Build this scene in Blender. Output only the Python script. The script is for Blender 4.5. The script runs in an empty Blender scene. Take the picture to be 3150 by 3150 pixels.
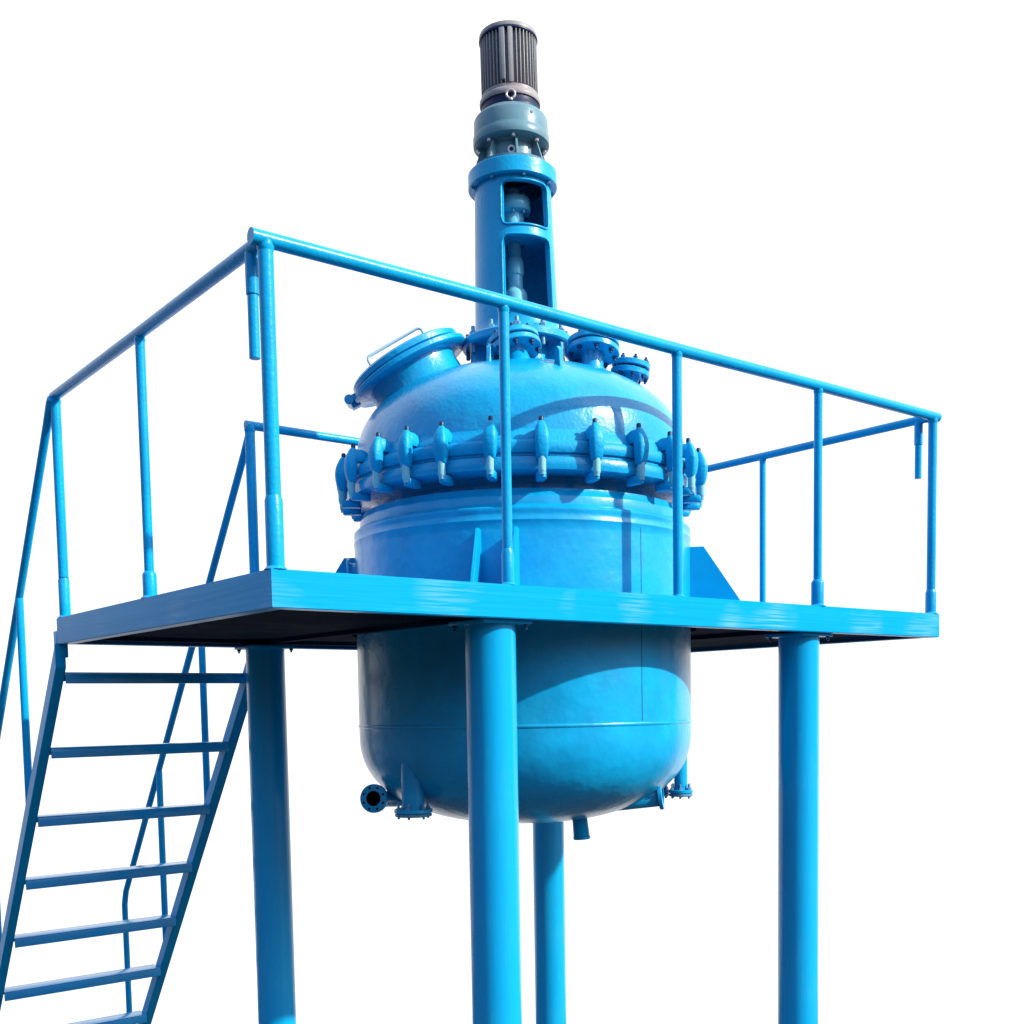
import bpy, bmesh, math
from mathutils import Vector, Matrix
PI=math.pi
C=bpy.context.scene.collection
sc=bpy.context.scene

# ------------------------------------------------------------ materials
def paint(name, col, rough=0.3, metallic=0.0, grime=0.25, bump=0.15, stretch=(1,1,1), coat=0.0, spec=0.28, wave=0.0, rust=0.0, sheen=0.08, ior=1.36, sheencol=(.14,.46,.60)):
    m=bpy.data.materials.new(name); m.use_nodes=True
    nt=m.node_tree; N=nt.nodes; L=nt.links
    b=N['Principled BSDF']
    tc=N.new('ShaderNodeTexCoord')
    mp=N.new('ShaderNodeMapping'); mp.inputs['Scale'].default_value=stretch
    L.new(tc.outputs['Object'],mp.inputs['Vector'])
    n1=N.new('ShaderNodeTexNoise'); n1.inputs['Scale'].default_value=3.0; n1.inputs['Detail'].default_value=8; n1.inputs['Roughness'].default_value=.62
    n2=N.new('ShaderNodeTexNoise'); n2.inputs['Scale'].default_value=60; n2.inputs['Detail'].default_value=6
    L.new(mp.outputs[0],n1.inputs['Vector']); L.new(mp.outputs[0],n2.inputs['Vector'])
    mx=N.new('ShaderNodeMix'); mx.data_type='RGBA'
    c=col
    mx.inputs[6].default_value=(c[0],c[1],c[2],1)
    mx.inputs[7].default_value=(c[0],c[1]*(1-grime),c[2]*(1-grime*.8),1)
    r=N.new('ShaderNodeMapRange'); r.inputs[1].default_value=.45; r.inputs[2].default_value=.72
    L.new(n1.outputs['Fac'],r.inputs[0]); L.new(r.outputs[0],mx.inputs[0])
    last=mx.outputs[2]
    # fine dusty speckle
    sp=N.new('ShaderNodeMapRange'); sp.inputs[1].default_value=.62; sp.inputs[2].default_value=.74; sp.inputs[4].default_value=.28
    L.new(n2.outputs['Fac'],sp.inputs[0])
    m2=N.new('ShaderNodeMix'); m2.data_type='RGBA'
    m2.inputs[7].default_value=(min(1,c[0]+.02),min(1,c[1]*1.2+.01),min(1,c[2]*1.1+.01),1)
    L.new(sp.outputs[0],m2.inputs[0]); L.new(last,m2.inputs[6]); last=m2.outputs[2]
    if rust>0:
        n3=N.new('ShaderNodeTexNoise'); n3.inputs['Scale'].default_value=14; n3.inputs['Detail'].default_value=10
        L.new(mp.outputs[0],n3.inputs['Vector'])
        rr=N.new('ShaderNodeMapRange'); rr.inputs[1].default_value=.66; rr.inputs[2].default_value=.70; rr.inputs[4].default_value=rust
        L.new(n3.outputs['Fac'],rr.inputs[0])
        m3=N.new('ShaderNodeMix'); m3.data_type='RGBA'; m3.inputs[7].default_value=(.10,.05,.03,1)
        L.new(rr.outputs[0],m3.inputs[0]); L.new(last,m3.inputs[6]); last=m3.outputs[2]
    if sheen>0:
        # pale speckled patches that put a sheen into the colour
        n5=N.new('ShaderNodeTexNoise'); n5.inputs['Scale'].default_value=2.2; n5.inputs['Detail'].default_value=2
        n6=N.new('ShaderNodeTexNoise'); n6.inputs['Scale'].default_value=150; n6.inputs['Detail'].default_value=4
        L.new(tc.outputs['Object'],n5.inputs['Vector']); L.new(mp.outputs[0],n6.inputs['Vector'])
        a5=N.new('ShaderNodeMapRange'); a5.inputs[1].default_value=.52; a5.inputs[2].default_value=.70; a5.inputs[4].default_value=sheen
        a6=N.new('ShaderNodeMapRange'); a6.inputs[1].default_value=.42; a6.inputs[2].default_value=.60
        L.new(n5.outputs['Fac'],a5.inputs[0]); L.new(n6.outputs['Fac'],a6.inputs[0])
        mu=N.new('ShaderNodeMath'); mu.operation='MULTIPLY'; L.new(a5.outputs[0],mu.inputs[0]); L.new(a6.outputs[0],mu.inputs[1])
        m5=N.new('ShaderNodeMix'); m5.data_type='RGBA'; m5.inputs[7].default_value=(*sheencol,1)
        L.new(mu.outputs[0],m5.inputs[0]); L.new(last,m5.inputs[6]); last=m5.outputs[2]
    L.new(last,b.inputs['Base Color'])
    rg=N.new('ShaderNodeMapRange'); rg.inputs[3].default_value=rough*.75; rg.inputs[4].default_value=rough*1.35
    L.new(n1.outputs['Fac'],rg.inputs[0]); L.new(rg.outputs[0],b.inputs['Roughness'])
    b.inputs['Metallic'].default_value=metallic
    b.inputs['Specular IOR Level'].default_value=spec; b.inputs['IOR'].default_value=ior
    b.inputs['Coat Weight'].default_value=coat; b.inputs['Coat Roughness'].default_value=.12
    bp=N.new('ShaderNodeBump'); bp.inputs['Strength'].default_value=bump; bp.inputs['Distance'].default_value=.004
    L.new(n2.outputs['Fac'],bp.inputs['Height'])
    if wave>0:
        n4=N.new('ShaderNodeTexNoise'); n4.inputs['Scale'].default_value=5; n4.inputs['Detail'].default_value=3
        L.new(mp.outputs[0],n4.inputs['Vector'])
        b2=N.new('ShaderNodeBump'); b2.inputs['Strength'].default_value=wave; b2.inputs['Distance'].default_value=.03
        L.new(n4.outputs['Fac'],b2.inputs['Height']); L.new(bp.outputs[0],b2.inputs['Normal'])
        L.new(b2.outputs[0],b.inputs['Normal'])
    else: L.new(bp.outputs[0],b.inputs['Normal'])
    return m
BLUE=(.0004,.295,.58)
DEEP=(.0004,.285,.58)
M={}
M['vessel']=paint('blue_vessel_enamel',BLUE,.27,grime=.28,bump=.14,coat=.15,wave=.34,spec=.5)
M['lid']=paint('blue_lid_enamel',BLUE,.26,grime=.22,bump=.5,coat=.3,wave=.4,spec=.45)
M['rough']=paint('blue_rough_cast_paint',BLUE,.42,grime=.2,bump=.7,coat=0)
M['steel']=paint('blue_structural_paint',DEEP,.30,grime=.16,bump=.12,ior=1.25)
M['fascia']=paint('blue_brushed_edge_paint',(.0004,.275,.57),.30,grime=.15,bump=.45,stretch=(.02,.02,.7),spec=.22,ior=1.22,sheen=.30,sheencol=(.36,.50,.62),coat=0)  # pale sheen of the edge beams is mixed into their colour
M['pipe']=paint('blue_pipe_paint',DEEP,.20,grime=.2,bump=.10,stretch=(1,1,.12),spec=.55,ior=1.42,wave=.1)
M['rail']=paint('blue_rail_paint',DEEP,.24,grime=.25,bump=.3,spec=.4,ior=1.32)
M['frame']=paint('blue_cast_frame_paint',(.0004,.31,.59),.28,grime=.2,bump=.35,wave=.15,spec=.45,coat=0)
M['fin']=paint('grey_motor_aluminium',(.25,.25,.265),.40,metallic=.0,grime=.2,bump=.2)
M['gear']=paint('grey_green_gearbox_paint',(.11,.22,.28),.30,grime=.25,bump=.2)
M['dark']=paint('dark_navy_paint',(.008,.018,.06),.4,grime=.2,bump=.2)
M['bolt']=paint('painted_steel_bolt',(.10,.27,.42),.3,metallic=.2,grime=.35,bump=.3)
M['dbolt']=paint('dark_bolt',(.02,.05,.10),.4,metallic=.3,grime=.3,bump=.2)
M['bore']=paint('black_bore',(.004,.003,.004),.9,bump=.1,spec=.1)
M['shaft']=paint('bright_blue_shaft',(.16,.52,.70),.22,metallic=.1,grime=.1,bump=.05)  # lightened base colour stands in for sunlight on shaft and coupling
M['under']=paint('dark_underside_primer',(.003,.012,.035),.95,grime=.4,bump=.4,spec=.03)  # near-black colour for underside plates and cross beams
M['zinc']=paint('pale_zinc_fittings',(.45,.46,.48),.35,metallic=.5,grime=.3,bump=.2)
M['screw']=paint('pale_blue_screw_paint',(.20,.46,.56),.25,grime=.2,bump=.2)  # paleness of the base colour stands in for highlights
M['fixing']=paint('dark_painted_nuts',(.01,.06,.15),.35,grime=.3,bump=.2)
M['tread']=paint('worn_tread_paint',(.001,.28,.60),.22,grime=.2,bump=.2,sheen=.1,spec=.9,coat=.3)
M['white']=paint('pale_handle_paint',(.45,.62,.70),.35,grime=.1,bump=.1)
M['seam']=paint('dark_weld_seam',(.03,.14,.28),.5,grime=.3,bump=.6)

def unseen_dark_ground():
    m=bpy.data.materials.new('grey_yard_concrete'); m.use_nodes=True
    N=m.node_tree.nodes; L=m.node_tree.links; b=N['Principled BSDF']
    n=N.new('ShaderNodeTexNoise'); n.inputs['Scale'].default_value=6; n.inputs['Detail'].default_value=10
    tc=N.new('ShaderNodeTexCoord'); L.new(tc.outputs['Object'],n.inputs['Vector'])
    cr=N.new('ShaderNodeValToRGB'); cr.color_ramp.elements[0].color=(.018,.018,.02,1); cr.color_ramp.elements[1].color=(.035,.035,.037,1)
    L.new(n.outputs['Fac'],cr.inputs[0]); L.new(cr.outputs[0],b.inputs['Base Color']); b.inputs['Roughness'].default_value=.9
    return m
M['ground']=unseen_dark_ground()

# ------------------------------------------------------------ mesh helpers
def obj(name,bm,mat,parent=None,smooth=35,label=None):
    me=bpy.data.meshes.new(name); bmesh.ops.recalc_face_normals(bm,faces=bm.faces[:]); bm.to_mesh(me); bm.free()
    me.materials.append(M[mat] if isinstance(mat,str) else mat)
    if smooth:
        me.shade_smooth(); me.set_sharp_from_angle(angle=math.radians(smooth))
    o=bpy.data.objects.new(name,me); C.objects.link(o)
    if parent: o.parent=parent
    if label: o['label']=label
    return o
def B(): return bmesh.new()
def add_box(bm,x0,x1,y0,y1,z0,z1,bev=.002,mat=None):
    vs=[bm.verts.new(v) for v in ((x0,y0,z0),(x1,y0,z0),(x1,y1,z0),(x0,y1,z0),(x0,y0,z1),(x1,y0,z1),(x1,y1,z1),(x0,y1,z1))]
    fs=[bm.faces.new([vs[i] for i in f]) for f in ((3,2,1,0),(4,5,6,7),(0,1,5,4),(1,2,6,5),(2,3,7,6),(3,0,4,7))]
    if mat is not None: bmesh.ops.transform(bm,matrix=mat,verts=vs)
    if bev: bmesh.ops.bevel(bm,geom=list({e for f in fs for e in f.edges}),offset=bev,segments=2,affect='EDGES',profile=.5)
def frame_for(p,q):
    d=(Vector(q)-Vector(p)); L=d.length; d.normalize()
    R=d.to_track_quat('Z','Y').to_matrix().to_4x4()
    return Matrix.Translation(p)@R, L
def add_lathe(bm,prof,n=48,mat=Matrix(),a0=0,a1=2*PI,close=True,outer=False):
    """prof: list of (r,z); revolved about local z"""
    full=abs(a1-a0-2*PI)<1e-6
    cnt=n if full else n+1
    rings=[]
    for r,z in prof:
        if r<1e-6: rings.append([bm.verts.new(mat@Vector((0,0,z)))]*cnt)
        else: rings.append([bm.verts.new(mat@Vector((r*math.cos(a0+(a1-a0)*i/n),r*math.sin(a0+(a1-a0)*i/n),z))) for i in range(cnt)])
    for a,b in zip(rings,rings[1:]):
        for i in range(n):
            j=(i+1)%cnt
            q=[]
            for v in (a[i],a[j],b[j],b[i]):
                if v not in q: q.append(v)
            if len(q)>2:
                try: bm.faces.new(q)
                except ValueError: pass
    return rings
def add_cyl(bm,p,q,r,r2=None,n=20,bev=.0015):
    m,L=frame_for(p,q); r2=r if r2 is None else r2
    b=min(bev,r*.3,L*.3)
    add_lathe(bm,[(0,0),(r-b,0),(r,b),(r2,L-b),(r2-b,L),(0,L)],n,m)
def add_ring(bm,p,q,ro,ri,n=40,bev=.002):
    m,L=frame_for(p,q); b=bev
    pr=[(ri,0),(ro-b,0),(ro,b),(ro,L-b),(ro-b,L),(ri,L),(ri,0)]
    add_lathe(bm,pr,n,m)
def add_path(bm,pts,r,n=14,caps=True):
    pts=[Vector(p) for p in pts]; rings=[]
    up=None
    for i,p in enumerate(pts):
        if i==0: d=pts[1]-p
        elif i==len(pts)-1: d=p-pts[i-1]
        else: d=(pts[i+1]-p).normalized()+(p-pts[i-1]).normalized()
        d.normalize()
        if up is None:
            up=Vector((0,0,1)) if abs(d.z)<.9 else Vector((1,0,0))
        x=up.cross(d).normalized(); y=d.cross(x).normalized(); up=y
        rings.append([bm.verts.new(p+x*r*math.cos(2*PI*k/n)+y*r*math.sin(2*PI*k/n)) for k in range(n)])
    for a,b in zip(rings,rings[1:]):
        for k in range(n): bm.faces.new((a[k],a[(k+1)%n],b[(k+1)%n],b[k]))
    if caps: bm.faces.new(rings[0][::-1]); bm.faces.new(rings[-1])
def add_prism(bm,poly,mat,th,bev=.001):
    """poly in local XZ plane, thickness along local y (centred)"""
    a=[bm.verts.new(mat@Vector((x,-th/2,z))) for x,z in poly]; b=[bm.verts.new(mat@Vector((x,th/2,z))) for x,z in poly]
    fs=[bm.faces.new(a),bm.faces.new(b[::-1])]; n=len(a)
    for i in range(n): fs.append(bm.faces.new((a[i],b[i],b[(i+1)%n],a[(i+1)%n])))
    if bev: bmesh.ops.bevel(bm,geom=list({e for f in fs for e in f.edges}),offset=bev,segments=1,affect='EDGES')
def hexbolt(bm,p,axis,r=.012,h=.01,shank=.0):
    p=Vector(p); d=Vector(axis).normalized(); m,_=frame_for(p,p+d)
    add_lathe(bm,[(0,0),(r,0),(r,h*.85),(r*.85,h),(0,h)],6,m)
    if shank: add_lathe(bm,[(0,0),(r*.5,0),(r*.5,h+shank),(0,h+shank)],10,m)
def thing(name,label,cat,loc=(0,0,0),rot=(0,0,0),group=None):
    o=bpy.data.objects.new(name,None); C.objects.link(o); o.location=loc; o.rotation_euler=rot
    o['label']=label; o['category']=cat
    if group:o['group']=group
    return o
def rotz(a): return Matrix.Rotation(a,4,'Z')

# ------------------------------------------------------------ dimensions (metres, deck top at z=0)
W,D,T=3.946,2.308,.127
GZ=-3.5
E_=.033
AX=(1.9,1.06)
CAMP=Vector((-1.6761556,-3.38464977,-0.45456082))
VROT=math.atan2(-.62687691,.77911831)
# local frame of the vessel: +x to the right of the view, +y away from it

# ------------------------------------------------------------ ground pad (unseen, dark and wide to cut light from below)
g=B(); add_box(g,-70,70,-70,10.1,GZ-.2,GZ,bev=.01,mat=Matrix.Translation((CAMP.x,CAMP.y,0))@Matrix.Rotation(math.atan2(-.62335,.7819),4,'Z'))
o=obj('ground',g,'ground',smooth=0); o['kind']='structure'

# ------------------------------------------------------------ reaction vessel
V=thing('reaction_vessel','big glossy blue jacketed reaction tank hanging through the platform deck, clamp-ringed lid on top','reactor',(AX[0],AX[1],0),(0,0,VROT))
R=.832
# jacket (outer shell) : shoulder, barrel, dished bottom
def superell(a,b,z0,e,sgn,n=22,r0=0):
    out=[]
    for i in range(n+1):
        t=i/n*PI/2
        r=a*math.cos(t)**(2/e); z=z0+sgn*b*math.sin(t)**(2/e)
        out.append((r if i<n else 0,z))
    return out
prof=[(.785,.475),(.792,.452),(.800,.445),(.803,.437),(.803,.405),(.812,.396),(.826,.392),(.832,.386),(.833,.372),(.830,.366),(R,.355),(R,.342),(R+.003,.338),(R+.003,.333),(R,.329)]
zz=.329
for k in range(1,24): prof.append((R,zz-(zz+.54)*k/24))
prof+=[(R,-.540),(R+.003,-.543),(R+.004,-.549),(R+.003,-.555),(R,-.558)]
bot=superell(R,.455,-.59,2.35,-1,30)
prof+=bot
b=B(); add_lathe(b,prof,160)
jacket=obj('jacket_shell',b,'vessel',V,40)
# vertical weld seam strips on the jacket
def strip(ang,z0,z1,w,off,nm,mat):
    bm=B(); hw=w/2/R; n=30; vs=[]
    for i in range(n+1):
        z=z0+(z1-z0)*i/n; wob=.002*math.sin(i*2.1)
        vs.append([bm.verts.new(((R+o_)*math.cos(ang+a),(R+o_)*math.sin(ang+a),z)) for a,o_ in ((-hw+wob/3,-.002),(-hw*.4,off),(hw*.4,off),(hw+wob/3,-.002))])
    for p,q in zip(vs,vs[1:]):
        for k in range(3): bm.faces.new((p[k],p[k+1],q[k+1],q[k]))
    return obj(nm,bm,mat,jacket,60)
strip(math.radians(-90+39.3),-.535,.32,.005,.002,'weld_seam','seam')
# neck between jacket and flange
b=B(); add_lathe(b,[(.70,.54),(.70,.470),(.787,.470)],128); obj('neck',b,'lid',V,40)
# vessel flange and lid flange
b=B(); add_lathe(b,[(.69,.535),(.845,.535),(.858,.541),(.862,.556),(.862,.583),(.856,.594),(.84,.598),(.69,.598),(.69,.535)],144); obj('body_flange',b,'lid',V,40)
b=B(); add_lathe(b,[(.76,.598),(.846,.598),(.846,.607),(.76,.607)],144); obj('gasket',b,'rough',V,40)
b=B(); add_lathe(b,[(.76,.607),(.842,.607),(.856,.612),(.862,.626),(.860,.652),(.850,.664),(.838,.668),(.834,.682),(.820,.70),(.812,.72)],144)
lidf=obj('lid_flange',b,'rough',V,40)
# lid dome
dome=superell(.812,.455,.72,2.3,1,30)
b=B(); add_lathe(b,dome,160); lid=obj('lid',b,'lid',V,50)
def dome_z(r):
    r=min(r,.811); return .72+.455*(1-(r/.812)**2.3)**(1/2.3)

# clamps
def clamp_mesh():
    # local +x outward: a bullet-shaped body lofted from rounded sections, with jaws over and under the flanges
    bm=B()
    def loft(secs,n=20):
        rings=[]
        for z,xi,xo,hw in secs:
            cx=(xi+xo)/2; hx=(xo-xi)/2; ring=[]
            for k in range(n):
                a=2*PI*k/n; c,s_=math.cos(a),math.sin(a)
                ring.append(bm.verts.new((cx+hx*math.copysign(abs(c)**.6,c),hw*math.copysign(abs(s_)**.6,s_),z)))
            rings.append(ring)
        for p,q in zip(rings,rings[1:]):
            for k in range(n): bm.faces.new((p[k],p[(k+1)%n],q[(k+1)%n],q[k]))
        bm.faces.new(rings[0][::-1]); bm.faces.new(rings[-1])
    loft([(.578,.874,.900,.018),(.582,.870,.904,.022),(.600,.866,.912,.026),(.630,.864,.918,.029),(.660,.864,.920,.030),(.685,.864,.916,.028),(.706,.864,.908,.023),(.724,.864,.898,.018),(.734,.866,.892,.013),(.737,.870,.888,.010)])
    loft([(.674,.80,.885,.022),(.684,.80,.889,.025),(.704,.805,.889,.025),(.722,.815,.887,.020),(.730,.83,.884,.015)])
    loft([(.500,.80,.888,.018),(.504,.80,.892,.021),(.528,.80,.892,.021),(.533,.80,.888,.018)])
    return bm
def clamp_screw():
    bm=B()
    add_lathe(bm,[(0,.512),(.011,.512),(.013,.516),(.013,.524),(.0155,.527),(.0165,.532),(.0165,.59),(0,.59)],16,Matrix.Translation((.890,0,0)))
    return bm
def clamp_bolt():
    bm=B()
    add_lathe(bm,[(0,.73),(.011,.73),(.011,.752),(.008,.757),(0,.757)],12,Matrix.Translation((.876,0,0)))
    return bm
angs=[-61.3,-46.6,-34,-21.9,-9.0,5.8,21.2,36.3,50,62.5]
a=62.5
while a<360-75.5-14: a+=(360-75.5-62.5)/16; angs.append(a)
angs.append(-75.5); angs=sorted(set(round(x,1) for x in angs))
c0=None
for a in angs:
    if c0 is None:
        c0=obj('clamp',clamp_mesh(),'rough',V,45); s0=obj('clamp_screw',clamp_screw(),'screw',c0,45); t0=obj('clamp_bolt',clamp_bolt(),'dbolt',c0,45); c=c0
    else:
        c=c0.copy(); C.objects.link(c); c.parent=V
        for ch in (s0,t0):
            d=ch.copy(); C.objects.link(d); d.parent=c
    k=math.radians(a-90)
    c.rotation_euler=(math.radians((a*7)%3-1.5)*.6,0,k); c.location=(0,0,((a*13)%5-2)*.002)

# flanged nozzle builder
def nozzle(base,top,r,rf,thick=.026,double=True,nb=8,mat='lid',name='nozzle',blind=True,washer=None,boltmat='fixing',gap=.012):
    base=Vector(base); top=Vector(top); d=(top-base).normalized()
    bm=B(); m,L=frame_for(base,top)
    add_lathe(bm,[(r*1.25,-.03),(r*1.12,.01),(r,.04),(r,L-.02),(r*1.1,L)],36,m)
    nz=obj(name,bm,mat,V,45)
    bm=B()
    if blind: add_cyl(bm,top,top+d*thick,rf,n=44,bev=.003)
    else: add_ring(bm,top,top+d*thick,rf,r*.86,n=44,bev=.003)
    obj('flange',bm,mat,nz,40)
    end=top+d*thick
    if double:
        bm=B(); add_cyl(bm,end,end+d*gap,rf*.72,n=40); obj('gasket',bm,'dark',nz,40)
        bm=B(); add_cyl(bm,end+d*gap,end+d*(gap+thick),rf*.985,n=44,bev=.003); obj('blind_cover',bm,mat,nz,40)
        end=end+d*(gap+thick)
    x=d.cross(Vector((.3,1,.1))).normalized(); y=d.cross(x)
    for k in range(nb):
        a=2*PI*(k+.5)/nb; q=(x*math.cos(a)+y*math.sin(a))*rf*.84
        bm=B(); add_cyl(bm,top+q-d*.022,end+q+d*.022,.0065,n=10)
        hexbolt(bm,top+q,-d,.0125,.011); hexbolt(bm,end+q,d,.0125,.011)
        obj('flange_bolt',bm,boltmat,nz,30)
    return nz,end
# top nozzles
nozzle((-.005,-.44,dome_z(.44)-.03),(-.018,-.425,1.150),.055,.125)
nozzle((.342,-.27,dome_z(.44)-.04),(.348,-.25,1.188),.052,.125)
nozzle((.522,-.10,dome_z(.53)-.04),(.535,-.10,1.128),.046,.095)
nozzle((.36,.10,dome_z(.37)-.03),(.37,.10,1.275),.07,.135)
nozzle((-.15,.45,dome_z(.47)-.03),(-.15,.46,1.20),.055,.11)
# lifting lugs on the lid
for a,r in ((-73,.60),(-105,.50),(107,.60)):
    k=math.radians(a); bm=B()
    m=Matrix.Translation((r*math.cos(k),r*math.sin(k),0))@rotz(k)
    z=dome_z(r)
    add_prism(bm,[(-.035,z-.03),(.045,z-.05),(.03,z+.05),(.0,z+.075),(-.03,z+.06)],m,.018)
    obj('lifting_lug',bm,'lid',V,30)
# pedestal under the drive
b=B(); add_lathe(b,[(.24,1.11),(.20,1.16),(.175,1.19),(.17,1.285),(.0,1.285)],56); obj('drive_pedestal',b,'lid',V,45)
for k in range(6):
    a=math.radians(k*60-95); bm=B()
    add_prism(bm,[(.16,1.13),(.27,1.10),(.25,1.285),(.16,1.285)],rotz(a),.014); obj('pedestal_rib',bm,'lid',V,30)

# manhole
mc=Vector((-.540,-.10,1.185)); mn=Vector((-.475,-.06,.878)).normalized()
mm=Matrix.Translation(mc)@mn.to_track_quat('Z','Y').to_matrix().to_4x4()
b=B(); add_lathe(b,[(.30,-.25),(.255,-.19),(.232,-.12),(.226,-.06),(.23,-.03)],64,mm); mh=obj('manhole',b,'lid',V,50)
b=B(); add_lathe(b,[(.20,-.032),(.300,-.032),(.310,-.024),(.310,-.006),(.302,0),(.20,0),(.20,-.032)],72,mm); obj('manhole_flange',b,'lid',mh,40)
b=B(); add_lathe(b,[(.0,.006),(.278,.006),(.288,.012),(.288,.034),(.278,.044),(.235,.050),(.20,.058),(.0,.066)],72,mm); cov=obj('cover',b,'lid',mh,35)
b=B(); add_lathe(b,[(.0,0),(.262,0),(.262,.006),(.0,.006)],60,mm); obj('gasket',b,'dark',mh,35)
inv=mm.to_3x3().inverted()
side=(inv@Vector((1,0,.5))).normalized()
sx=Vector((side.x,side.y,0)).normalized(); sy=Vector((-sx.y,sx.x,0))
def mp(x,y,z): return mm@(sx*x+sy*y+Vector((0,0,z)))
b=B(); yy=-.15
add_path(b,[mp(-.155,yy,.05),mp(-.155,yy,.088),mp(-.148,yy,.098),mp(-.135,yy,.102),mp(.115,yy,.102),mp(.128,yy,.098),mp(.135,yy,.088),mp(.135,yy,.05)],.008); obj('handle',b,'white',cov,50)
# manhole swing bolts and hinge
for k in range(10):
    a=2*PI*k/10+.2; x,y=.297*math.cos(a),.297*math.sin(a)
    if k not in (1,2,3): continue
    bm=B(); add_cyl(bm,mp(x,y,-.045),mp(x,y,.045),.008,n=10); hexbolt(bm,mp(x,y,.034),mn,.014,.012); hexbolt(bm,mp(x,y,-.032),-mn,.014,.012)
    obj('swing_bolt',bm,'lid',mh,30)
b=B(); add_cyl(b,mp(-.325,-.06,.0),mp(-.325,.06,.0),.024,n=18); add_box(b,-.035,.03,-.022,.022,-.03,.03,bev=.004,mat=Matrix.Translation(mp(-.31,0,-.008))@mm.to_3x3().to_4x4())
obj('hinge',b,'lid',mh,40)

# support brackets
def bracket(ang,sp,tri=True,nm='support_bracket'):
    k=math.radians(ang); bm=B()
    add_box(bm,R-.01,R+.012,-.14,.14,-.06,.34,bev=.004,mat=rotz(k)) if False else None
    for s in (-sp,sp):
        add_prism(bm,[(R-.03,.012),(R+.235,.012),(R+.235,.035),(R+.062,.295),(R-.03,.295)],rotz(k)@Matrix.Translation((0,s,0)),.014)
    add_box(bm,R-.02,R+.25,-sp-.03,sp+.03,-.006,.012,bev=.002,mat=rotz(k))
    return obj(nm,bm,'steel',V,30)
bracket(-97,.082); bracket(-7,.075); bracket(83,.082); bracket(173,.082)
# small jacket nozzle at left
nozzle((-.80,-.10,.20),(-.850,-.105,.20),.05,.075,thick=.014,double=False,nb=0,name='jacket_nozzle')

# bottom fittings
def pipe_r(bm,p,q,r): add_cyl(bm,p,q,r,n=30,bev=.001)
# outlet flange facing the viewer
c=Vector((-.738,-.30,-.895)); vd=Vector((-.25,-.95,.10)).normalized()
inner=Vector((-.40,.10,-.91))
bm=B(); add_path(bm,[inner,inner+Vector((-.16,-.06,.0)),c-vd*.22+Vector((.02,0,0)),c-vd*.12,c-vd*.01],.040,n=24,caps=False); on=obj('outlet_nozzle',bm,'vessel',V,50)
bm=B(); add_ring(bm,c-vd*.02,c,.070,.037,n=44); obj('flange',bm,'vessel',on,40)
bm=B(); add_lathe(bm,[(.0365,.0),(.0365,-.10),(0,-.10)],32,frame_for(c,c+vd)[0]); obj('bore',bm,'bore',on,40)
fm=frame_for(c,c+vd)[0]
for k in range(8):
    a=2*PI*(k+.5)/8; bm=B(); add_lathe(bm,[(.006,-.0005),(.006,.0008),(0,.0008)],10,fm@Matrix.Translation((.054*math.cos(a),.054*math.sin(a),0))); obj('bolt_hole',bm,'bore',on,0)
def stub(x,y,ztop,zbot,r,rf,nm='drain_leg'):
    bm=B(); add_lathe(bm,[(r,ztop),(r*1.0,zbot)],28,Matrix.Translation((x,y,0))); st=obj(nm,bm,'vessel',V,50)
    bm=B(); add_cyl(bm,(x,y,zbot),(x,y,zbot-.018),rf,n=40,bev=.003); obj('flange',bm,'lid',st,40)
    bm=B(); add_cyl(bm,(x,y,zbot-.020),(x,y,zbot-.034),rf*.97,n=40,bev=.003); obj('blind_cover',bm,'bolt',st,40)
    for k in range(6):
        a=2*PI*(k+.3)/6; q=(x+rf*.78*math.cos(a),y+rf*.78*math.sin(a))
        bm=B(); add_cyl(bm,(q[0],q[1],zbot+.03),(q[0],q[1],zbot-.045),.0055,n=8); hexbolt(bm,(q[0],q[1],zbot),(0,0,1),.0105,.010); obj('flange_bolt',bm,'bolt',st,30)
stub(-.520,-.560,-.66,-.925,.052,.088)
stub(.790,.02,-.62,-.900,.034,.062)
stub(.690,.12,-.70,-.905,.030,.055)
stub(-.10,-.42,-.85,-.935,.045,.085)
# horizontal flanged branch
p=Vector((.20,-.16,-.955)); q=Vector((.645,-.25,-.905)); d=(q-p).normalized()
bm=B(); pipe_r(bm,p,q,.055); add_prism(bm,[(0,0),(.30,.0),(.30,.03),(.10,.10)],Matrix.Translation((.28,-.18,-.90))@rotz(-.2),.01); hb=obj('branch_pipe',bm,'vessel',V,50)
bm=B(); add_ring(bm,q,q+d*.02,.072,.045,n=40); obj('flange',bm,'vessel',hb,40)
bm=B(); add_cyl(bm,q+d*.005,q+d*.01,.046,n=30); obj('bore',bm,'bore',hb,40)
# drain
bm=B(); add_cyl(bm,(.262,-.10,-.98),(.275,-.10,-1.122),.036,.041,n=30); add_ring(bm,(.275,-.10,-1.118),(.276,-.10,-1.132),.043,.032,n=30); obj('drain_pipe',bm,'steel',V,50)

# ------------------------------------------------------------ agitator drive
A=thing('agitator_drive','upright stirrer drive with grey finned motor, and blue windowed stand on the tank lid','motor',(AX[0],AX[1],1.285),(0,0,0))
A.rotation_mode='QUATERNION'
from mathutils import Quaternion
hv=Vector((.62687691,.77911831,0))
qz=Quaternion((0,0,1),VROT)
A.rotation_quaternion=Quaternion(hv,math.radians(-.85))@qz
A.location=(AX[0]-.008*.779,AX[1]+.008*.627,1.285)
def z_(z): return z-1.285
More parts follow.
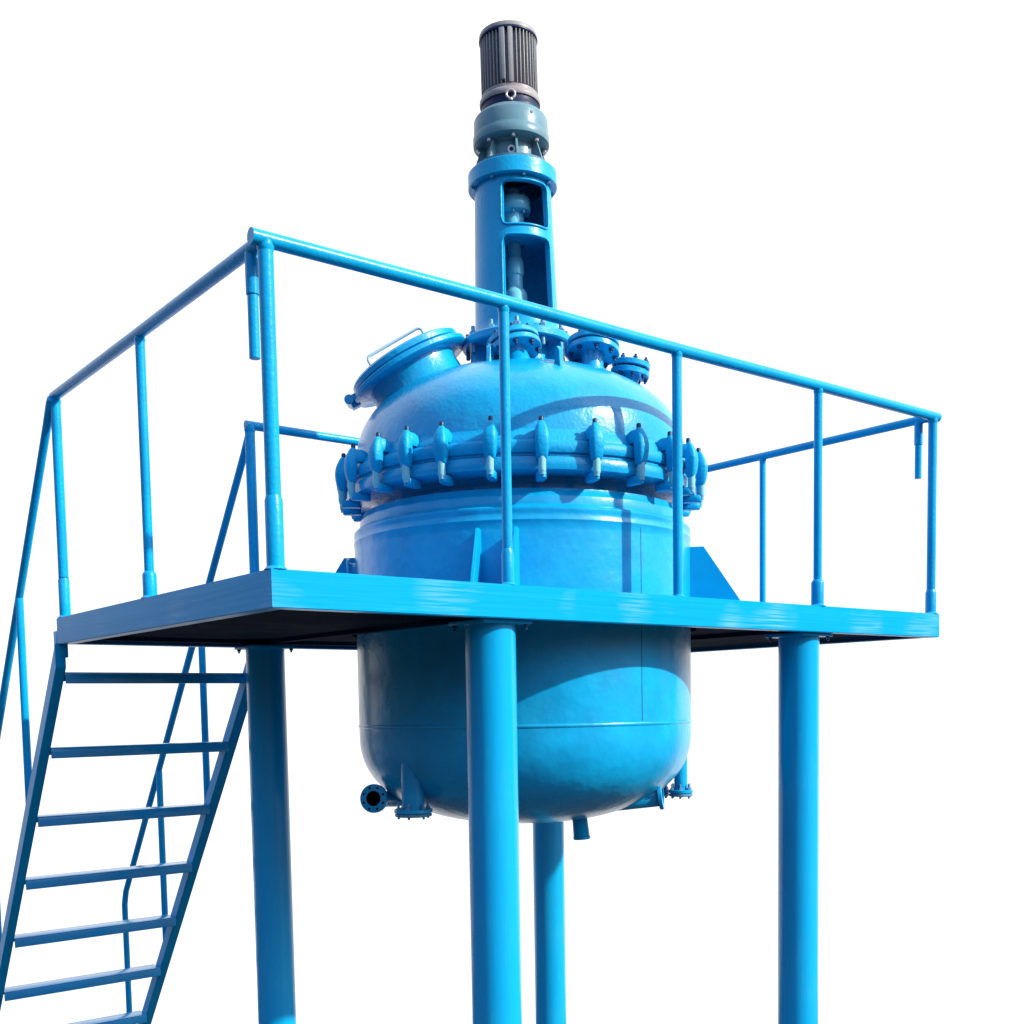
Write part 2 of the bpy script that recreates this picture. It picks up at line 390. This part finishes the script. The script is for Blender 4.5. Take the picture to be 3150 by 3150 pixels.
# base flange of the stand
b=B(); add_lathe(b,[(.15,z_(1.290)),(.265,z_(1.290)),(.272,z_(1.297)),(.272,z_(1.325)),(.265,z_(1.332)),(.215,z_(1.336)),(.15,z_(1.336)),(.15,z_(1.290))],72)
bf=obj('base_flange',b,'frame',A,40)
for k in range(12):
    a=2*PI*k/12; bm=B(); p=(.245*math.cos(a),.245*math.sin(a))
    add_cyl(bm,(p[0],p[1],z_(1.25)),(p[0],p[1],z_(1.375)),.010,n=10); hexbolt(bm,(p[0],p[1],z_(1.334)),(0,0,1),.019,.016); obj('flange_bolt',bm,'bolt',bf,30)
# windowed tube: grid with holes, solidified by hand
def stand():
    bm=B(); NA,zt,zb=144,z_(2.060),z_(1.334)
    w=[(z_(1.822),z_(2.022)),(z_(1.425),z_(1.768))]
    wa,wb=-90-16,-90+58
    rad=.03
    zs=sorted(set([zb,zt]+[zb+(zt-zb)*k/24 for k in range(25)]+[v for q in w for v in (q[0],q[1],q[0]+.01,q[0]+.03,q[1]-.01,q[1]-.03)]))
    def rr(z): # slight taper + foot flare
        t=(z-zb)/(zt-zb); base=.207*(1-t)+.186*t
        return base+.020*max(0,1-(z-zb)/.05)**2
    def hole(am,zm):
        r_=.2
        for z0,z1 in w:
            if z0<zm<z1:
                m=min(zm-z0,z1-zm); s=0
                if m<.03: s=(.03-math.sqrt(max(0,.03**2-(.03-m)**2)))
                ds=math.degrees(s/r_)
                for c0 in ((wa,wb),(wa+180+0,wb+180)) if False else ((wa,wb),):
                    if c0[0]+ds<am<c0[1]-ds: return True
        return False
    outer={};inner={}
    def vert(dct,i,j,off):
        i%=NA
        if (i,j) not in dct:
            a=2*PI*i/NA; r=rr(zs[j])+off; dct[(i,j)]=bm.verts.new((r*math.cos(a),r*math.sin(a),zs[j]))
        return dct[(i,j)]
    hs={}
    for i in range(NA):
        for j in range(len(zs)-1):
            am=360*(i+.5)/NA; am=am-360 if am>90 else am
            hs[i,j]=hole(am,(zs[j]+zs[j+1])/2)
    th=-.020
    for i in range(NA):
        for j in range(len(zs)-1):
            if hs[i,j]: continue
            bm.faces.new((vert(outer,i,j,0),vert(outer,i+1,j,0),vert(outer,i+1,j+1,0),vert(outer,i,j+1,0)))
            bm.faces.new((vert(inner,i,j+1,th),vert(inner,i+1,j+1,th),vert(inner,i+1,j,th),vert(inner,i,j,th)))
            for di,dj,e in ((-1,0,((i,j),(i,j+1))),(1,0,((i+1,j+1),(i+1,j))),(0,-1,((i+1,j),(i,j))),(0,1,((i,j+1),(i+1,j+1)))):
                nj=j+dj
                if 0<=nj<len(zs)-1 and hs[(i+di)%NA,nj]:
                    (a1,b1),(a2,b2)=e
                    bm.faces.new((vert(outer,a1,b1,0),vert(outer,a2,b2,0),vert(inner,a2,b2,th),vert(inner,a1,b1,th)))
    # raised borders round the windows
    return bm
st=obj('stand_tube',stand(),'frame',A,40)
def border(z0,z1):
    bm=B(); wa,wb=math.radians(-90-17.5),math.radians(-90+59.5)
    def P(a,z):
        t=(z-z_(1.334))/(z_(2.06)-z_(1.334)); r=.209*(1-t)+.188*t; return (r*math.cos(a),r*math.sin(a),z)
    pts=[P(wa,z0+.03+(z1-z0-.06)*k/6) for k in range(7)]+[P(wa+.04,z1-.005)]+[P(wa+.15+(wb-wa-.3)*k/14,z1+.004) for k in range(15)]+[P(wb-.04,z1-.005)]+[P(wb,z1-.03-(z1-z0-.06)*k/6) for k in range(7)]+[P(wb-.04,z0+.005)]+[P(wb-.15-(wb-wa-.3)*k/14,z0-.004) for k in range(15)]+[P(wa+.04,z0+.005),P(wa,z0+.03)]
    add_path(bm,pts,.0055,n=8); return bm
for z0,z1 in ((z_(1.822),z_(2.022)),(z_(1.425),z_(1.768))): obj('window_border',border(z0,z1),'frame',st,60)
b=B(); add_lathe(b,[(.05,z_(1.79)),(.170,z_(1.79)),(.170,z_(1.80)),(.05,z_(1.80))],48); obj('bearing_web',b,'frame',st,30)
# tube's inside carries the frame paint, no separate liner
# top flange
b=B(); add_lathe(b,[(.15,z_(2.050)),(.213,z_(2.050)),(.217,z_(2.054)),(.217,z_(2.118)),(.213,z_(2.122)),(.196,z_(2.124)),(.194,z_(2.132)),(.14,z_(2.132))],72)
tf=obj('top_flange',b,'frame',A,40)
for k in range(8):
    a=2*PI*(k+.35)/8; bm=B(); p=(.198*math.cos(a),.198*math.sin(a)); hexbolt(bm,(p[0],p[1],z_(2.051)),(0,0,-1),.010,.012); obj('flange_bolt',bm,'bolt',tf,30)
# shaft + coupling
b=B(); add_lathe(b,[(0,z_(2.05)),(.032,z_(2.05)),(.032,z_(1.28)),(0,z_(1.28))],32); sh=obj('shaft',b,'shaft',A,40)
b=B(); add_lathe(b,[(.03,z_(2.005)),(.082,z_(2.005)),(.086,z_(2.00)),(.086,z_(1.948)),(.082,z_(1.943)),(.05,z_(1.938)),(.05,z_(1.93)),(.052,z_(1.90)),(.052,z_(1.80)),(.03,z_(1.80))],40); obj('coupling',b,'shaft',sh,40)
b=B(); add_lathe(b,[(.02,z_(1.735)),(.036,z_(1.73)),(.043,z_(1.71)),(.043,z_(1.648)),(.037,z_(1.642)),(.037,z_(1.588)),(.043,z_(1.578)),(.055,z_(1.565)),(.058,z_(1.55)),(.058,z_(1.44)),(.09,z_(1.43)),(.09,z_(1.33)),(.03,z_(1.33))],40); obj('seal_housing',b,'shaft',sh,35)
for k in range(8):
    a=2*PI*k/8; bm=B(); add_cyl(bm,(.070*math.cos(a),.070*math.sin(a),z_(1.925)),(.070*math.cos(a),.070*math.sin(a),z_(2.02)),.006,n=8); obj('coupling_bolt',bm,'bolt',sh,30)
# gear housing (ribbed) between flanges
b=B(); add_lathe(b,[(.185,z_(2.130)),(.187,z_(2.146)),(.15,z_(2.150)),(.128,z_(2.165)),(.126,z_(2.235)),(.14,z_(2.25))],56); hs=obj('lower_housing',b,'gear',A,40)
for k in range(8):
    a=math.radians(k*45-90-36); bm=B(); add_prism(bm,[(.12,z_(2.146)),(.184,z_(2.146)),(.165,z_(2.20)),(.150,z_(2.246)),(.12,z_(2.246))],rotz(a),.010); obj('rib',bm,'gear',hs,30)
# sight plug
fm=rotz(math.radians(-90))@Matrix.Translation((.125,0,z_(2.186)))@Matrix.Rotation(PI/2,4,'Y')
b=B(); add_lathe(b,[(.010,0),(.019,0),(.019,.010),(.010,.010),(.010,0)],24,fm); obj('sight_glass',b,'zinc',hs,40)
b=B(); add_lathe(b,[(.0,.006),(.010,.006),(.010,.0)],20,fm); obj('oil_plug',b,'dark',hs,40)
# gearbox drum
b=B(); add_lathe(b,[(.13,z_(2.246)),(.176,z_(2.246)),(.184,z_(2.252)),(.186,z_(2.262)),(.186,z_(2.290)),(.183,z_(2.294)),(.183,z_(2.298)),(.181,z_(2.300)),(.180,z_(2.365)),(.176,z_(2.374)),(.158,z_(2.392)),(.150,z_(2.397)),(.13,z_(2.397))],80)
gb=obj('gearbox',b,'gear',A,40)
b=B(); add_lathe(b,[(.12,z_(2.2445)),(.174,z_(2.2445)),(.174,z_(2.246)),(.12,z_(2.246))],60); obj('flange_underside',b,'gear',gb,30)
for k in range(8):
    a=math.radians(k*45-90+4); bm=B(); hexbolt(bm,(.160*math.cos(a),.160*math.sin(a),z_(2.2445)),(0,0,-1),.011,.014); obj('bolt',bm,'zinc',gb,30)
fm=rotz(math.radians(-90+34))@Matrix.Translation((.179,0,z_(2.345)))@Matrix.Rotation(PI/2,4,'Y')
b=B(); add_lathe(b,[(.0,.004),(.007,.004),(.007,.0)],14,fm); obj('screw_plug',b,'dark',gb,40)
# dark band + eye bolt
b=B(); add_lathe(b,[(.146,z_(2.394)),(.150,z_(2.398)),(.150,z_(2.404)),(.143,z_(2.408)),(.140,z_(2.412)),(.140,z_(2.445)),(.13,z_(2.445))],64); mb=obj('motor_adapter',b,'dark',A,40)
b=B()
fm=Matrix.Translation((.004,-.150,z_(2.428)))@Matrix.Rotation(PI/2,4,'X')
prev=None
pts=[fm@Vector((.020*math.cos(t*2*PI/24),.020*math.sin(t*2*PI/24),0)) for t in range(25)]
add_path(b,pts,.006,n=10); add_cyl(b,(.004,-.150,z_(2.409)),(.004,-.150,z_(2.398)),.010,n=14); obj('eye_bolt',b,'zinc',mb,60)
# motor
mo_b=B(); add_lathe(mo_b,[(.13,z_(2.440)),(.146,z_(2.440)),(.148,z_(2.446)),(.148,z_(2.462)),(.143,z_(2.468)),(.137,z_(2.474)),(.137,z_(2.488)),(.122,z_(2.496)),(.118,z_(2.50)),(.118,z_(2.75)),(.0,z_(2.75))],72)
mo=obj('motor',mo_b,'fin',A,40)
NF=44
for k in range(NF):
    a=2*PI*k/NF
    deg=(k*360/NF)
    bm=B(); add_box(bm,.112,.1375,-.0022,.0022,z_(2.492),z_(2.742),bev=.0008,mat=rotz(a)); obj('cooling_fin',bm,'fin',mo,30)
for a,w in ((-90-13,.013),(-90+3,.010)):
    bm=B(); add_box(bm,.112,.142,-w,w,z_(2.505 if a<-95 else 2.490),z_(2.742),bev=.003,mat=rotz(math.radians(a))); obj('casing_pad',bm,'fin',mo,30)
b=B(); add_lathe(b,[(.118,z_(2.738)),(.139,z_(2.738)),(.1425,z_(2.742)),(.1425,z_(2.748)),(.139,z_(2.751)),(.118,z_(2.751))],72); obj('cover_rim',b,'dark',mo,40)
b=B(); add_lathe(b,[(.12,z_(2.751)),(.1405,z_(2.751)),(.1405,z_(2.766)),(.139,z_(2.769)),(.12,z_(2.769)),(0,z_(2.769))],72); obj('fan_cover',b,'fin',mo,40)

# ------------------------------------------------------------ platform
P=thing('work_platform','blue steel plate platform box around the tank, held up on four round columns','platform')
# deck sheet with round hole
def deck():
    bm=B(); z1,z0=.0,-.006
    n=64; out=[]; inn=[]
    x0,x1,y0,y1=.004,W-.004,.004,D-.004
    for k in range(n):
        a=2*PI*k/n; dx,dy=math.cos(a),math.sin(a)
        t=min((( x1-AX[0])/dx if dx>1e-9 else 1e9),((x0-AX[0])/dx if dx<-1e-9 else 1e9),((y1-AX[1])/dy if dy>1e-9 else 1e9),((y0-AX[1])/dy if dy<-1e-9 else 1e9))
        out.append((AX[0]+dx*t,AX[1]+dy*t)); inn.append((AX[0]+.86*dx,AX[1]+.86*dy))
    corners=[(x0,y0),(x1,y0),(x1,y1),(x0,y1)]
    def ang(p): return math.atan2(p[1]-AX[1],p[0]-AX[0])%(2*PI)
    for z,flip in ((z1-.0005,False),(z0,True)):
        O=[bm.verts.new((*p,z)) for p in out]; I=[bm.verts.new((*p,z)) for p in inn]
        for k in range(n):
            q=[I[k],O[k]]
            a0=ang(out[k]); a1=ang(out[(k+1)%n]); a1=a1 if a1>a0 else a1+2*PI
            for c in corners:
                ac=ang(c); ac=ac if ac>=a0 else ac+2*PI
                if a0+1e-6<ac<a1-1e-6: q.append(bm.verts.new((*c,z)))
            q+= [O[(k+1)%n],I[(k+1)%n]]
            bm.faces.new(q if not flip else q[::-1])
    return bm
obj('deck_plate',deck(),'steel',P,0)
def fascia(p0,p1,nx,ny,nm='edge_beam'):
    # C channel: web outside, flanges inward. p0->p1 along, (nx,ny) inward unit
    p0=Vector((*p0,0)); p1=Vector((*p1,0)); d=(p1-p0).normalized(); n=Vector((nx,ny,0))
    prof=[(0,0),(.055,0),(.055,-.007),(.008,-.009),(.008,-T+.009),(.055,-T+.007),(.055,-T),(0,-T)]
    bm=B(); a=[bm.verts.new(p0+n*x+Vector((0,0,z))) for x,z in prof]; b=[bm.verts.new(p1+n*x+Vector((0,0,z))) for x,z in prof]
    # mitre
    for v,(x,z) in zip(a,prof): v.co+=d*x
    for v,(x,z) in zip(b,prof): v.co-=d*x
    fs=[bm.faces.new(a),bm.faces.new(b[::-1])]
    for i in range(len(prof)): fs.append(bm.faces.new((a[i],b[i],b[(i+1)%8],a[(i+1)%8])))
    eds=[e for e in bm.edges if all(abs((v.co-p0).dot(n))<1e-5 for v in e.verts) and abs((e.verts[0].co-e.verts[1].co).normalized().dot(d))>.9]
    bmesh.ops.bevel(bm,geom=eds,offset=.003,segments=2,affect='EDGES')
    return obj(nm,bm,'fascia',P,30)
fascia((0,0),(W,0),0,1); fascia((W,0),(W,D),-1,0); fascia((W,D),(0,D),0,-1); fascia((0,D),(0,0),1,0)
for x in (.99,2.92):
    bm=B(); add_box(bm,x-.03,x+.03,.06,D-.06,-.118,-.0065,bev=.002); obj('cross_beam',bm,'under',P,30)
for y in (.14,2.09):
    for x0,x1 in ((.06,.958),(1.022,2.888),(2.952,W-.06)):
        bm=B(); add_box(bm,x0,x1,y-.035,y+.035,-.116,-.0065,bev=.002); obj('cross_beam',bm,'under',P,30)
# near-black underside sheets between the beams
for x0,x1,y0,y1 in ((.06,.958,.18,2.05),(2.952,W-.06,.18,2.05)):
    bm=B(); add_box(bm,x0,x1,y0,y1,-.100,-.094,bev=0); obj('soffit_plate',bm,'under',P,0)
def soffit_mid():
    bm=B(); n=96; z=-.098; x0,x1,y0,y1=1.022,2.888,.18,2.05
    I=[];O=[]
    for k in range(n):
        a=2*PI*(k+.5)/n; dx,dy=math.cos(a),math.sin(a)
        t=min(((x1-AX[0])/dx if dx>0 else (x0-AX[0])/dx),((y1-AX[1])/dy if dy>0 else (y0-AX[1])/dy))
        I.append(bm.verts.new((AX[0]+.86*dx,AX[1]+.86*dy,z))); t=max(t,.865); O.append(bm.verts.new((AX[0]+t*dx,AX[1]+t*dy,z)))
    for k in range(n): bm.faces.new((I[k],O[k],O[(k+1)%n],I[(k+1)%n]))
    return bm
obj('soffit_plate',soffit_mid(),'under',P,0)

# ------------------------------------------------------------ columns
cols=[((1.000,.150),'thick blue round column nearest the viewer, under the middle of the front beam'),
      ((2.925,.150),'thick blue round column at the right, under the front beam'),
      ((.985,2.09),'blue round column beside the ladder, left of the tank'),
      ((2.905,2.09),'blue round column farthest back, seen below the tank bottom')]
first=None
for (x,y),lab in cols:
    if first is None:
        t=thing('support_column',lab,'column',(x,y,GZ),group='columns under the platform'); first=t
        H=-T-GZ-.016
        b=B(); add_lathe(b,[(0,.02),(.1,.02),(.1,H),(0,H)],64); obj('pipe',b,'pipe',t,40)
        b=B(); add_box(b,-.118,.118,-.118,.118,H,H+.015,bev=.003); cp=obj('cap_plate',b,'steel',t,30)
        for sx_,sy_ in ((-1,1),(1,-1)):
            bm=B(); hexbolt(bm,(sx_*.100,sy_*.100,H),(0,0,-1),.011,.010,.010); obj('bolt',bm,'fixing',cp,30)
        b=B(); add_box(b,-.16,.16,-.16,.16,0,.02,bev=.003); obj('base_plate',b,'steel',t,30)
    else:
        t=first.copy(); C.objects.link(t); t.location=(x,y,GZ); t['label']=lab
        for ch in list(first.children):
            c=ch.copy(); C.objects.link(c); c.parent=t
            for g_ in ch.children:
                d=g_.copy(); C.objects.link(d); d.parent=c

# ------------------------------------------------------------ guardrails
HR=1.05
def weld(bm,x,y,r): add_lathe(bm,[(r+.009,.0005),(r+.004,.006),(r,.011)],20,Matrix.Translation((x,y,0)))
def post(par,x,y,r=.021,top=HR,sleeve=None):
    bm=B(); add_cyl(bm,(x,y,.0),(x,y,top-.004),r,n=20)
    weld(bm,x,y,r if not sleeve else sleeve[0])
    if top>.5: add_lathe(bm,[(r,top-.038),(r+.002,top-.032),(r+.003,top-.022)],18,Matrix.Translation((x,y,0)))
    po=obj('post',bm,'rail',par,40)
    if sleeve:
        bm=B(); add_lathe(bm,[(sleeve[0],.001),(sleeve[0],sleeve[1]-.012),(sleeve[0]-.003,sleeve[1]-.003),(r,sleeve[1]+.004)],20,Matrix.Translation((x,y,0)))
        obj('sleeve',bm,'rail',po,40)
    return po
Fg=thing('guardrail','long front guardrail sloping across the tank, with thick corner post at its near end','guardrail',group='guardrails round the deck')
bm=B(); add_path(bm,[(-.018,E_,HR),(W*.25,E_,HR+.002),(W*.5,E_,HR-.003),(W*.75,E_,HR+.001),(W+.012,E_,HR)],.0255,n=20); obj('top_rail',bm,'rail',Fg,50)
post(Fg,E_,E_,.0255,sleeve=(.030,.235)); post(Fg,1.0016,E_,.0195,sleeve=(.0245,.135)); post(Fg,1.937,E_,.0215); post(Fg,2.917,E_,.0205,sleeve=(.031,.125)); post(Fg,W-E_,E_,.0235,sleeve=(.029,.125))
Lg=thing('guardrail','left guardrail running from the near corner back to the ladder opening','guardrail',group='guardrails round the deck')
bm=B(); add_path(bm,[(E_-.002,E_+.035,HR+.002),(E_,D*.5,HR),(E_,D-E_+.02,HR)],.0235,n=20); obj('top_rail',bm,'rail',Lg,50)
post(Lg,E_,1.1556,.0195,sleeve=(.0285,.105)); post(Lg,E_,D-E_,.0235,sleeve=(.0265,.19))
def hang(par,x,y,zs,zp):
    bm=B(); add_cyl(bm,(x,y,HR-.01),(x,y,zs),.0225,n=18); hp=obj('hinge_sleeve',bm,'rail',par,40)
    bm=B(); add_cyl(bm,(x,y,zs+.01),(x,y,zp),.0185,n=16); obj('hinge_pin',bm,'rail',hp,40)
hang(Lg,E_,E_+.102,.905,.70)
Rg=thing('guardrail','right guardrail receding from the far corner behind the tank','guardrail',group='guardrails round the deck')
bm=B(); add_path(bm,[(W-E_,E_+.035,HR-.003),(W-E_,D*.5,HR-.003),(W-E_,D-E_-.02,HR-.003)],.023,n=20); obj('top_rail',bm,'rail',Rg,50)
post(Rg,W-E_,1.1856,.0195,sleeve=None)
hang(Rg,W-E_,E_+.085,.915,.735)
Bg=thing('guardrail','back guardrail partly hidden behind the tank, starting at the ladder opening','guardrail',group='guardrails round the deck')
bm=B(); add_path(bm,[(1.005,D-E_,HR),(W*.6,D-E_,HR),(W-E_+.015,D-E_,HR)],.0235,n=20); obj('top_rail',bm,'rail',Bg,50)
post(Bg,1.029,D-E_,.027); post(Bg,1.98,D-E_,.020); post(Bg,2.95,D-E_,.020); post(Bg,W-E_,D-E_,.023)

# ------------------------------------------------------------ ladder
Ld=thing('stair_ladder','steep blue steel ladder with flat treads and handrails leaning on the left back edge','ladder',(0,0,0))
def lz(y): return -.165-1.262*(y-2.30)
dirv=Vector((0,1,-1.262)).normalized(); nrm=Vector((0,1.262,1)).normalized()
yb=2.30+(-.165-GZ)/1.262
def stringer(x0,x1,half):
    bm=B(); a=Vector((0,2.30-.06,lz(2.24))); e=Vector((0,yb,GZ))
    vs=[]
    for c in (a,e):
        for x,s in ((x0,-half),(x1,-half),(x1,half),(x0,half)):
            v=c+nrm*s; 
            if c is a:
                k=(D+.003-v.y)/dirv.y; v=v+dirv*k
            else:
                k=(GZ+.002-v.z)/dirv.z; v=v+dirv*k
            vs.append(bm.verts.new((x,v.y,v.z)))
    fs=[bm.faces.new(vs[0:4]),bm.faces.new(vs[4:8][::-1])]
    for i in range(4): fs.append(bm.faces.new((vs[i],vs[i+4],vs[(i+1)%4+4],vs[(i+1)%4])))
    bmesh.ops.bevel(bm,geom=list(bm.edges),offset=.004,segments=2,affect='EDGES')
    return obj('stringer',bm,'steel',Ld,30)
stringer(-.012,.037,.038); stringer(1.005,1.062,.038)
# bent top of the left stringer fixed beneath the platform edge
bm=B(); add_box(bm,.002,.05,D+.001,D+.07,-.19,-.06,bev=.004); obj('top_plate',bm,'steel',Ld,30)
k=0
for k in range(9):
    z=-.262-.3765*k; y=2.395+.2975*k
    if z<GZ+.1: break
    bm=B(); add_box(bm,.038,1.004,y-.065,y+.065,z-.004,z+.002,bev=.001)
    add_box(bm,.038,1.004,y-.065,y-.058,z-.054,z-.0045,bev=.001)
    add_box(bm,.038,1.004,y+.058,y+.065,z-.040,z-.0045,bev=.001)
    obj('tread',bm,'tread',Ld,30)
def rz(y): return 1.035-1.232*(y-2.262)
for x in (.012,1.032):
    bm=B(); add_path(bm,[(x,D-.045,1.03),(x,D-.02,1.012),(x,2.36,rz(2.36)),(x,3.4,rz(3.4)),(x,4.50,rz(4.50)),(x,4.538,rz(4.538)-.05),(x,4.538,-2.97)],.0205,n=16); obj('handrail',bm,'rail',Ld,60)
    for y in (3.02 if x>.5 else 2.975,3.78):
        bm=B(); add_cyl(bm,(x,y,rz(y)-.005),(x,y,lz(y)-.02),.0205,n=16); obj('handrail_post',bm,'rail',Ld,40)

# ------------------------------------------------------------ world and sun
AZ,EL=math.radians(-60),math.radians(33)
sd=Vector((math.cos(AZ)*math.cos(EL),math.sin(AZ)*math.cos(EL),math.sin(EL)))
w=bpy.data.worlds.new('World'); sc.world=w; w.use_nodes=True
N=w.node_tree.nodes; L=w.node_tree.links
bg=N['Background']; out=N['World Output']
sky=N.new('ShaderNodeTexSky'); sky.sky_type='NISHITA'; sky.sun_disc=False; sky.sun_elevation=EL; sky.sun_rotation=PI/2-AZ
tc=N.new('ShaderNodeTexCoord')
# sky dimmed near the horizon, added to keep shaded faces dark
sx_=N.new('ShaderNodeSeparateXYZ'); L.new(tc.outputs['Generated'],sx_.inputs[0])
hz=N.new('ShaderNodeMapRange'); hz.interpolation_type='SMOOTHSTEP'; hz.inputs[1].default_value=.05; hz.inputs[2].default_value=.42; hz.inputs[3].default_value=.015
L.new(sx_.outputs['Z'],hz.inputs[0])
vm=N.new('ShaderNodeVectorMath'); vm.operation='SCALE'; L.new(sky.outputs[0],vm.inputs[0]); L.new(hz.outputs[0],vm.inputs['Scale'])
L.new(vm.outputs[0],bg.inputs['Color']); bg.inputs['Strength'].default_value=.15
wh=N.new('ShaderNodeBackground'); wh.inputs['Color'].default_value=(1,1,1,1); wh.inputs['Strength'].default_value=.48
dp=N.new('ShaderNodeVectorMath'); dp.operation='DOT_PRODUCT'
dp.inputs[1].default_value=(.62335,.7819,.55)  # white zone widened overhead as added fill for the shaded left faces
L.new(tc.outputs['Generated'],dp.inputs[0])
mr=N.new('ShaderNodeMapRange'); mr.inputs[1].default_value=.15; mr.inputs[2].default_value=.60; mr.interpolation_type='SMOOTHSTEP'
L.new(dp.outputs['Value'],mr.inputs[0])
ms=N.new('ShaderNodeMixShader'); L.new(mr.outputs[0],ms.inputs[0]); L.new(bg.outputs[0],ms.inputs[1]); L.new(wh.outputs[0],ms.inputs[2]); L.new(ms.outputs[0],out.inputs['Surface'])
sl=bpy.data.lights.new('sun','SUN'); sl.energy=2.75; sl.angle=math.radians(1.1); sl.color=(1,.95,.80)
so=bpy.data.objects.new('sun',sl); C.objects.link(so); so.rotation_euler=sd.to_track_quat('Z','Y').to_euler(); so.location=(3,-4,5)

# ------------------------------------------------------------ camera
cam=bpy.data.cameras.new('camera'); co=bpy.data.objects.new('camera',cam); C.objects.link(co); sc.camera=co
fw=Vector((0.62161927,0.77966036,-0.07562546)); rt=Vector((0.78103438,-0.62427961,-0.01613274)); up=Vector((0.05978949,0.04903766,0.99700578))
m=Matrix((( rt.x,up.x,-fw.x,CAMP.x),(rt.y,up.y,-fw.y,CAMP.y),(rt.z,up.z,-fw.z,CAMP.z),(0,0,0,1)))
co.matrix_world=m
cam.sensor_width=36; cam.lens=36*2120.51/1932
cam.shift_x=(966-983.23)/1932; cam.shift_y=(1490.18-966)/1932
cam.clip_end=500; cam.clip_start=.05
sc.render.resolution_x=1024; sc.render.resolution_y=1024
vs=sc.view_settings; vs.view_transform='Standard'; vs.look='None'; vs.exposure=1.37; vs.gamma=1; vs.use_curve_mapping=False
